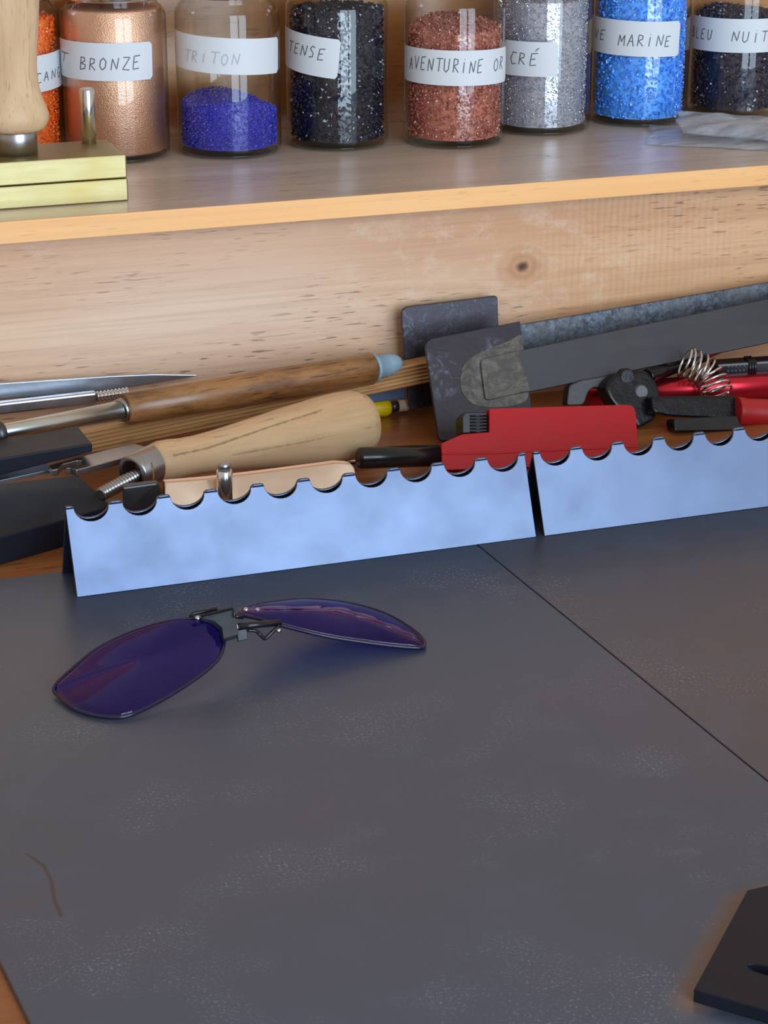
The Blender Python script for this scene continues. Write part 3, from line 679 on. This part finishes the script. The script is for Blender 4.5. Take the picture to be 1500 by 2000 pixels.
MB().hexa([az(x, y, .0120) for x, y in ((240, 1003), (318, 990), (320, 962), (246, 974))], [az(x, y, .0235) for x, y in ((240, 952), (308, 943), (306, 937), (238, 944))]).build('clamp', M['dark_steel'], fh, bevel=.0008, label='small dark steel clamp')

# polished bronze plate with peg, thin brass rod
yp = .826
pb = empty('bronze_plate', ay(500, 980, yp), 'polished bronze plate standing just behind the left rest, with steel peg', 'metal plate')
ol = [ay(x, y, yp - .010, .55) for x, y in ((322, 1002), (694, 962), (694, 906), (656, 904), (572, 915), (486, 926), (396, 936), (322, 942))]
dz_ = (ol[2] - ol[1]).normalized()
for p in ol[:2]: p -= dz_ * max(0, (p.z - FLOOR - .0005) / dz_.z)
ol = roundpoly(ol, [0, 0, .004, 0, 0, 0, 0, 0], 5)
mb = MB(); mb.prism(ol, (0, .004, 0)); mb.build('plate', M['copper'], pb, bevel=.0005)
pg = ay(441, 962, yp - .0042); pt = ay(438, 918, yp - .0042); pg.x = pt.x
pgo = MB().lathe((pg.x, pg.y, pg.z - .006), (pt.x, pt.y, pt.z), [(0, .0034), (.97, .0034), (1, .003)], 24).build('peg', M['chrome'], pb, label='round steel peg')
MB().lathe(pt, (pt.x, pt.y, pt.z + .0034), [(0, .0026), (.8, .0026), (1, .002)], 20).build('peg_head', M['steel'], pgo)
r0, r1 = az(520, 921, FLOOR + .0011), az(718, 897, FLOOR + .0011)
o = MB().tube([r0, r1], .0011, 10).build('brass_rod', M['copper']); tag(o, 'thin brass rod on the bench beneath the beech handle', 'metal rod')

# yellow pencil stub and slate plate
yp_ = empty('yellow_pencil', az(740, 797, FLOOR), 'yellow pencil stub with a beige end behind the beech handle', 'pencil')
q0, q1, q2, q3 = az(640, 809, .002), az(762, 795, .002), az(777, 793, .002), az(797, 791, .002)
MB().lathe(q0, q1, [(0, .0045), (.92, .0045), (.97, .004), (1, .003)], 18).build('body', M['yellow'], yp_)
MB().lathe(q1, q2, [(0, .0026), (1, .0026)], 14).build('collar', M['dark_steel'], yp_)
MB().lathe(q2, q3, [(0, .003), (.9, .003), (1, .0026)], 14).build('tip', M['beige'], yp_)
mb = MB(); mb.prism([ay(x, y, .9595) for x, y in ((640, 798), (792, 778), (791, 748), (640, 765))], (0, .003, .0)); o = mb.build('slate_plate', M['slate'], bevel=.0004)
tag(o, 'small blue-grey plate under the ridged stick, behind the yellow pencil', 'metal plate')

# ------------------------------------------------------------------ mashing tongs: two plates on strap arms
mt = empty('mashing_tongs', (.40, .93, FLOOR), 'steel mashing tongs with two scaled square plates on long strap arms', 'tongs')
y0f, kf = .909, .62
def pf(x, y): return ay(x, y, y0f, kf)
ol = roundpoly([pf(x, y) for x, y in ((858, 862), (1046, 850), (1016, 627), (829, 664))], [.003, .003, .0007, .0052], 5)
nf = (pf(1016, 627) - pf(829, 664)).cross(pf(858, 862) - pf(829, 664)).normalized()
if nf.y < 0: nf = -nf
mb = MB(); mb.prism(ol, nf * .0022); fp = mb.build('plate', M['scale'], mt, bevel=.0004, label='front blue-black scaled steel plate')
ol = roundpoly([ay(x, y, .9555, .12) for x, y in ((800, 800), (978, 775), (972, 578), (783, 601))], [.003, .003, .0016, .0048], 5)
mb = MB(); mb.prism(ol, (0, .0022, .0)); rp = mb.build('plate', M['scale'], mt, bevel=.0004, label='rear blue-black scaled steel plate')
# front strap: welded on the front plate, runs up to the right
def strip(a, b, t):
    mb = MB(); n = len(a); b = list(reversed(b))
    vs = []
    for p, q in zip(a, b): vs += [p, q, p + t, q + t]
    fs = []
    for i in range(n - 1):
        k = 4 * i; fs += [(k, k + 4, k + 5, k + 1), (k + 2, k + 3, k + 7, k + 6), (k, k + 2, k + 6, k + 4), (k + 1, k + 5, k + 7, k + 3)]
    fs += [(0, 1, 3, 2), (4 * n - 4, 4 * n - 2, 4 * n - 1, 4 * n - 3)]
    return mb.add(vs, fs)
def lerpn(p, q, n=12): return [p.lerp(q, i / n) for i in range(n + 1)]
a2 = lerpn(pf(1012, 686) - nf * .0010, ay(1700, 542, .9500))
def onplane(x, y, a, b, c):
    n_ = (b - a).cross(c - a); d_ = ray(x, y); return CP + d_ * ((a - CP).dot(n_) / d_.dot(n_))
b2 = lerpn(pf(1018, 769) - nf * .0010, onplane(1700, 628, a2[0], a2[-1], pf(1018, 769) - nf * .0010)); b2.reverse()
strip(a2, b2, nf * .0018).build('arm', M['arm'], mt, bevel=.0003, label='front plain steel strap arm')
ol = roundpoly([pf(x, y) - nf * .0016 for x, y in ((936, 704), (1012, 686), (1034, 764), (946, 784))], [.0025, .0004, .0004, .0025], 4)
mb = MB(); mb.prism(ol, nf * .0018); mb.build('weld_tab', M['weld'], fp, bevel=.0005, label='brazed rounded end of the strap')
sc_pts = [(900, 760), (905, 715), (935, 690), (990, 668), (1018, 655), (1022, 690), (1032, 770), (1010, 790), (965, 796), (925, 790)]
ol = smoothpts([pf(x, y) - nf * .0003 for x, y in sc_pts], 4)
mb = MB(); mb.prism(ol, nf * .0006); mb.build('scale_patch', M['weld'], fp, label='irregular pale braze patch')
a = lerpn(ay(960, 644, .9550), ay(1680, 521, .9620)); q_ = ay(960, 706, .9525)
b = lerpn(q_, onplane(1680, 585, a[0], a[-1], q_)); b.reverse()
strip(a, b, Vector((0, .0018, .0))).build('arm', M['scale_arm'], mt, bevel=.0005, label='rear mottled blue-grey strap arm')

# ------------------------------------------------------------------ red lighter
lg = empty('piezo_lighter', (.38, .87, FLOOR), 'red piezo lighter with black nozzle and ribbed black thumb switch', 'lighter')
yl, kl = .862, .50
pl = lambda x, y: ay(x, y, yl, kl)
ol = [pl(x, y) for x, y in ((862, 866), (903, 848), (956, 844), (956, 798), (1237, 790), (1243, 812), (1246, 905), (864, 918))]
ol = roundpoly(ol, [.0004, .001, .0002, .0008, .0042, .004, .003, .0008], 5)
nl = (pl(1237, 790) - pl(956, 798)).cross(pl(956, 844) - pl(956, 798)).normalized()
if nl.y < 0: nl = -nl
mb = MB(); mb.prism(ol, nl * .0125); bd = mb.build('body', M['red'], lg, bevel=.0016, seg=4, label='red plastic body')
cr = [pl(x, y) - nl * .00035 for x, y in ((864, 884), (960, 883), (1246, 870), (1246, 874), (960, 887), (864, 888))]
mb = MB(); mb.prism(cr, nl * .0006); mb.build('seam_ridge', M['red'], bd, bevel=.0002)
n0, n1 = pl(706, 891) + nl * .0056, pl(866, 886) + nl * .0056
MB().lathe(n0, n1, [(0, .0040), (.012, .0047), (.04, .0050), (1, .0050)], 28).build('nozzle', M['black'], lg, label='glossy black nozzle')
mb = MB(); sw = [pl(x, y) for x, y in ((906, 846), (956, 844), (956, 803), (912, 803), (905, 812))]
mb.prism([p + nl * .0020 for p in sw], nl * .009); swo = mb.build('thumb_switch', M['black'], lg, bevel=.0006, label='ribbed black thumb switch')
for i in range(6):
    y_ = 811 + i * 6.2; p, q = pl(921, y_) + nl * .0019, pl(955, y_) + nl * .0019
    MB().tube([p, q], .00055, 8).build('rib', M['black'], swo)

# ------------------------------------------------------------------ nippers
np_ = empty('nippers', (.46, .90, FLOOR), 'black nippers with red grips and a coil spring between the handles', 'pliers')
yn, kn = .898, .55
pn = lambda x, y, o=0: ay(x, y, yn + o, kn)
def part(pts, o, t, name, mat, r=.0012, bev=.0012, label=None, parent=np_):
    mb = MB(); mb.prism(roundpoly([pn(x, y, o) for x, y in pts], r, 4), (0, t, -t * .35)); return mb.build(name, mat, parent, bevel=bev, seg=3, label=label)
part([(1107, 792), (1112, 752), (1135, 742), (1206, 730), (1260, 726), (1262, 760), (1215, 764), (1160, 756), (1150, 764), (1141, 790)], .010, .006, 'jaw', M['dark_steel'], .002)
part([(1181, 752), (1203, 728), (1262, 722), (1284, 748), (1291, 772), (1288, 800), (1276, 823), (1246, 838), (1238, 818), (1205, 798), (1188, 775)], .0, .011, 'pivot_head', M['black_matt'], .003, .003, label='black forged pivot head')
c = pn(1254, 765, -.0004)
MB().lathe(c, c + Vector((0, .004, -.0015)), [(0, .003), (.2, .0042), (1, .0044)], 20).build('rivet', M['dark_steel'], np_)
c = pn(1226, 736, -.0004)
MB().lathe(c, c + Vector((0, .004, -.0015)), [(0, .0034), (.2, .0044), (1, .0046)], 20).build('rivet', M['black_matt'], np_)
part([(1272, 774), (1440, 772), (1452, 782), (1450, 812), (1440, 818), (1318, 813), (1276, 806)], -.008, .008, 'handle', M['black_matt'], .0018, .0022, label='lower black handle')
part([(1316, 818), (1440, 812), (1450, 840), (1318, 842)], -.016, .008, 'stop', M['black'], .0015, .002)
hr = [pn(1436, 804, -.008), pn(1470, 806, -.008), pn(1560, 808, -.008), pn(1660, 806, -.008)]
MB().tube(smoothpts(hr, 4, False), [.0074] * 3 + [.0070] * 9 + [.006], 20).build('grip', M['grip_red'], np_, label='lower red dipped grip')
hu = [pn(1262, 736, .012), pn(1300, 722, .022), pn(1345, 704, .032), pn(1372, 694, .036)]
MB().tube(smoothpts(hu, 4, False), .0038, 14).build('handle', M['black_matt'], np_, label='upper black handle')
hu = [pn(1352, 698, .034), pn(1400, 676, .039), pn(1470, 650, .041), pn(1560, 632, .041)]
MB().tube(smoothpts(hu, 4, False), .0042, 16).build('grip', M['grip_red'], np_, label='upper red dipped grip')
c0, c1 = pn(1336, 706, .007), pn(1402, 772, .003); sp = []
cb = smoothpts([c0, pn(1382, 730, .006), c1], 12, False); NTURN = 9
for i in range(NTURN * 20 + 1):
    t = i / (NTURN * 20); k = t * (len(cb) - 1); j = min(int(k), len(cb) - 2); p = cb[j].lerp(cb[j + 1], k - j)
    tg = (cb[j + 1] - cb[j]).normalized(); u = tg.cross(Vector((0, 1, .3))).normalized(); v = tg.cross(u); q = 2 * math.pi * NTURN * t
    rad = .0078 if t < .93 else .0078 - (t - .93) / .07 * .0022
    sp.append(p + (u * math.cos(q) + v * math.sin(q)) * rad)
MB().tube(sp, .00062, 8).build('spring', M['chrome'], np_, label='bright coil spring')

# ------------------------------------------------------------------ red utility knife
uk = empty('utility_knife', (.52, .93, FLOOR), 'metallic red utility knife with black dotted slide, behind the nippers', 'knife')
m_ = NT('anodised_red'); m_.set(color=(.62, .03, .05), metal=.85, rough=.28); M['anod'] = m_.m
k0, k1 = az(1142, 778, .0062), az(1680, 738, .0062); kd = (k1 - k0).normalized(); pr = []
ku = Vector((0, 0, 1)); ks = kd.cross(ku)
for i in range(24):
    q = 2 * math.pi * i / 24; cx_, cy_ = math.cos(q), math.sin(q)
    pr.append(ks * (math.copysign(abs(cx_) ** .7, cx_) * .0075) + ku * (math.copysign(abs(cy_) ** .7, cy_) * .0068))
mb = MB(); mb.prism([k0 + p for p in pr], k1 - k0, True); mb.build('body', M['anod'], uk, label='metallic red body')
b0, b1 = az(1392, 722, .0150), az(1690, 702, .0150); bd_ = (b1 - b0)
sl = MB().obox((b0 + b1) / 2, bd_, ks, ku, bd_.length / 2, .0050, .0042).build('slide', M['black'], uk, bevel=.0012, label='black plastic slide')
for r_ in range(3):
    for c_ in range(5):
        p = az(1414 + c_ * 7.2 + r_ * 2, 709 + r_ * 7 - c_ * .5, .0178); 
        p = ay(p.x, p.y, 0) if False else p
        e = b0 + bd_ * ((1414 + c_ * 7.5 - 1392) / 298) - ks * 0; front = ks if ks.y < 0 else -ks
        e = e + front * .0050 + ku * (.0026 - r_ * .0024)
        MB().lathe(e - front * .0003, e + front * .0006, [(0, .0006), (.6, .0005), (1, .0002)], 8).build('grip_dot', M['slate'], sl)
for i in range(3):
    e = b0 + bd_ * ((1456 + i * 5 - 1392) / 298); front = ks if ks.y < 0 else -ks
    MB().tube([e + front * .0052 - ku * .0034, e + front * .0052 + ku * .0040, e + ku * .0048 - front * .002], .0008, 8).build('slide_rib', M['black'], sl)

# ------------------------------------------------------------------ violet clip-on lenses
cg = empty('clip_on_lenses', az(450, 1260, 0), 'violet tinted clip-on lenses with black hinge lying on the metal sheet', 'eyewear')
def lens(pts, bulge, label, up):
    ol = smoothpts([az(x, y, z) for x, y, z in pts], 5); n = len(ol); c = sum(ol, Vector()) / n
    nrm = Vector()
    for i in range(n): nrm += (ol[i] - c).cross(ol[(i + 1) % n] - c)
    nrm.normalize()
    if nrm.z < 0: nrm = -nrm
    K = 8; vs = [c + nrm * bulge]; fs = []
    for j in range(1, K + 1):
        t = j / K
        for p in ol: vs.append(c.lerp(p, t) + nrm * bulge * (1 - t * t))
    for i in range(n): fs.append((0, 1 + i, 1 + (i + 1) % n))
    for j in range(K - 1):
        for i in range(n): fs.append((1 + j * n + i, 1 + (j + 1) * n + i, 1 + (j + 1) * n + (i + 1) % n, 1 + j * n + (i + 1) % n))
    mb = MB(); mb.add(vs, fs, True); o = mb.build('lens', M['lens'], cg, label=label)
    s_ = o.modifiers.new('thick', 'SOLIDIFY'); s_.thickness = .0012; s_.offset = 0
    MB().tube(ol, .00078, 8, True).build('lens_edge', M['edge_dark'], o)
    return ol
m_ = NT('lens_edge_dark'); m_.set(color=(.012, .010, .035), rough=.18); M['edge_dark'] = m_.m
lens([(108, 1340, .0030), (111, 1356, .0014), (150, 1386, .0010), (205, 1400, .0010), (255, 1396, .0014), (330, 1359, .0030), (400, 1312, .0060), (430, 1280, .0085), (438, 1245, .0120), (432, 1222, .0150), (405, 1209, .0180), (340, 1212, .0190), (262, 1233, .0160), (190, 1268, .0110), (132, 1315, .0055)], .0035, 'left violet lens', 1)
lens([(471, 1200, .0165), (480, 1187, .0160), (540, 1176, .0130), (610, 1172, .0100), (690, 1181, .0070), (760, 1203, .0042), (815, 1237, .0020), (829, 1258, .0012), (815, 1265, .0014), (740, 1258, .0040), (640, 1243, .0085), (560, 1224, .0125), (505, 1208, .0155)], .0040, 'right violet lens seen almost edge-on', 1)
ph = plain('hinge_plastic', (.045, .052, .058), .4, .2, .2, 300)
def pz(x, y, z): return az(x, y, z)
h1, h2 = pz(454, 1190, .0215), pz(437, 1247, .0135); hk = (h1.y - h2.y) / (h1.z - h2.z); h0 = h2.y - hk * h2.z
mb = MB(); mb.prism(roundpoly([ay(*q, h0, hk) for q in ((394, 1207), (454, 1190), (460, 1210), (467, 1238), (437, 1247), (434, 1226), (418, 1212))], .0004, 3), (0, .0042, -.0035))
mb.build('hinge_block', ph, cg, bevel=.0004, label='dark grey hinge block')
mb = MB(); mb.prism([pz(462, 1231, .0145), pz(483, 1227, .0145), pz(484, 1249, .0105), pz(466, 1253, .0105)], (0, .002, -.001)); mb.build('spring_tab', ph, cg, bevel=.0003)
mb = MB(); mb.prism([pz(456, 1221, .0165), pz(468, 1219, .0165), pz(470, 1228, .015), pz(457, 1230, .015)], (0, .0015, -.0005)); mb.build('clip', M['chrome'], cg, bevel=.0002)
MB().tube([pz(371, 1205, .0195), pz(378, 1198, .0205), pz(424, 1189, .0215)], .0008, 8).build('wire', M['black'], cg)
MB().tube([pz(392, 1203, .0215), pz(454, 1188, .0218), pz(459, 1204, .0198)], .0006, 8).build('wire', M['black'], cg)
MB().tube([pz(466, 1224, .0160), pz(500, 1220, .0155), pz(548, 1216, .0145)], .0013, 10).build('bridge_bar', M['black'], cg, label='black bridge bar')
MB().tube([pz(456, 1203, .0185), pz(474, 1205, .0170)], .0009, 8).build('bridge_bar', M['black'], cg)
MB().tube(smoothpts([pz(484, 1231, .0140), pz(498, 1232, .0135), pz(507, 1238, .0120), pz(516, 1247, .0105), pz(522, 1244, .0110), pz(532, 1234, .0125), pz(546, 1222, .0140)], 4, False), .0007, 8).build('wire', M['black'], cg, label='bent spring wire')
for x, y, z in ((386, 1206, .0205), (480, 1190, .0172), (503, 1191, .0168), (544, 1230, .0128)):
    p = pz(x, y, z); MB().lathe(p - Vector((0, 0, .0008)), p + Vector((0, 0, .0006)), [(0, .0010), (.6, .0010), (1, .0005)], 12).build('screw', M['chrome'], cg)

# ------------------------------------------------------------------ dark plate at the lower right
cxy = sum((p for p in blkR), Vector()) / 4
hole = az(1490, 1893, BT); hu_ = bfront; hv_ = Vector((-bfront.y, bfront.x, 0)); hole = hole + hu_ * .001
N_ = 32; inn = []; out = []
def edgehit(dirv):                              # ray from the hole centre to the outline
    best = None
    for i in range(4):
        a, b = blkR[i], blkR[(i + 1) % 4]; e = b - a; den = dirv.x * e.y - dirv.y * e.x
        if abs(den) < 1e-9: continue
        w_ = a - hole; t = (w_.x * e.y - w_.y * e.x) / den; s_ = (w_.x * dirv.y - w_.y * dirv.x) / den
        if t > 0 and -1e-6 <= s_ <= 1 + 1e-6 and (best is None or t < best): best = t
    return hole + dirv * best
angs = [2 * math.pi * i / N_ for i in range(N_)]
for p in blkR:
    q = p - hole; angs.append(math.atan2(q.dot(hv_), q.dot(hu_)) % (2 * math.pi))
angs = sorted(angs)
for a in angs:
    dv = hu_ * math.cos(a) + hv_ * math.sin(a); out.append(zz(edgehit(dv), BT)); inn.append(zz(hole + hu_ * math.cos(a) * .0055 + hv_ * math.sin(a) * .0022, BT))
n = len(angs); vs = out + inn + [zz(p, .0001) for p in out] + [zz(p, .0012) for p in inn]; fs = []
for i in range(n):
    j = (i + 1) % n; fs += [(i, j, n + j, n + i), (i, 2 * n + i, 2 * n + j, j), (n + i, n + j, 3 * n + j, 3 * n + i)]
fs += [tuple(range(3 * n, 4 * n)), tuple(reversed(range(2 * n, 3 * n)))]
mb = MB(); mb.add(vs, fs); o = mb.build('dark_plate', M['graphite'], bevel=.0004)
tag(o, 'thick near-black plate with an oval hole in the lower right corner', 'metal plate')
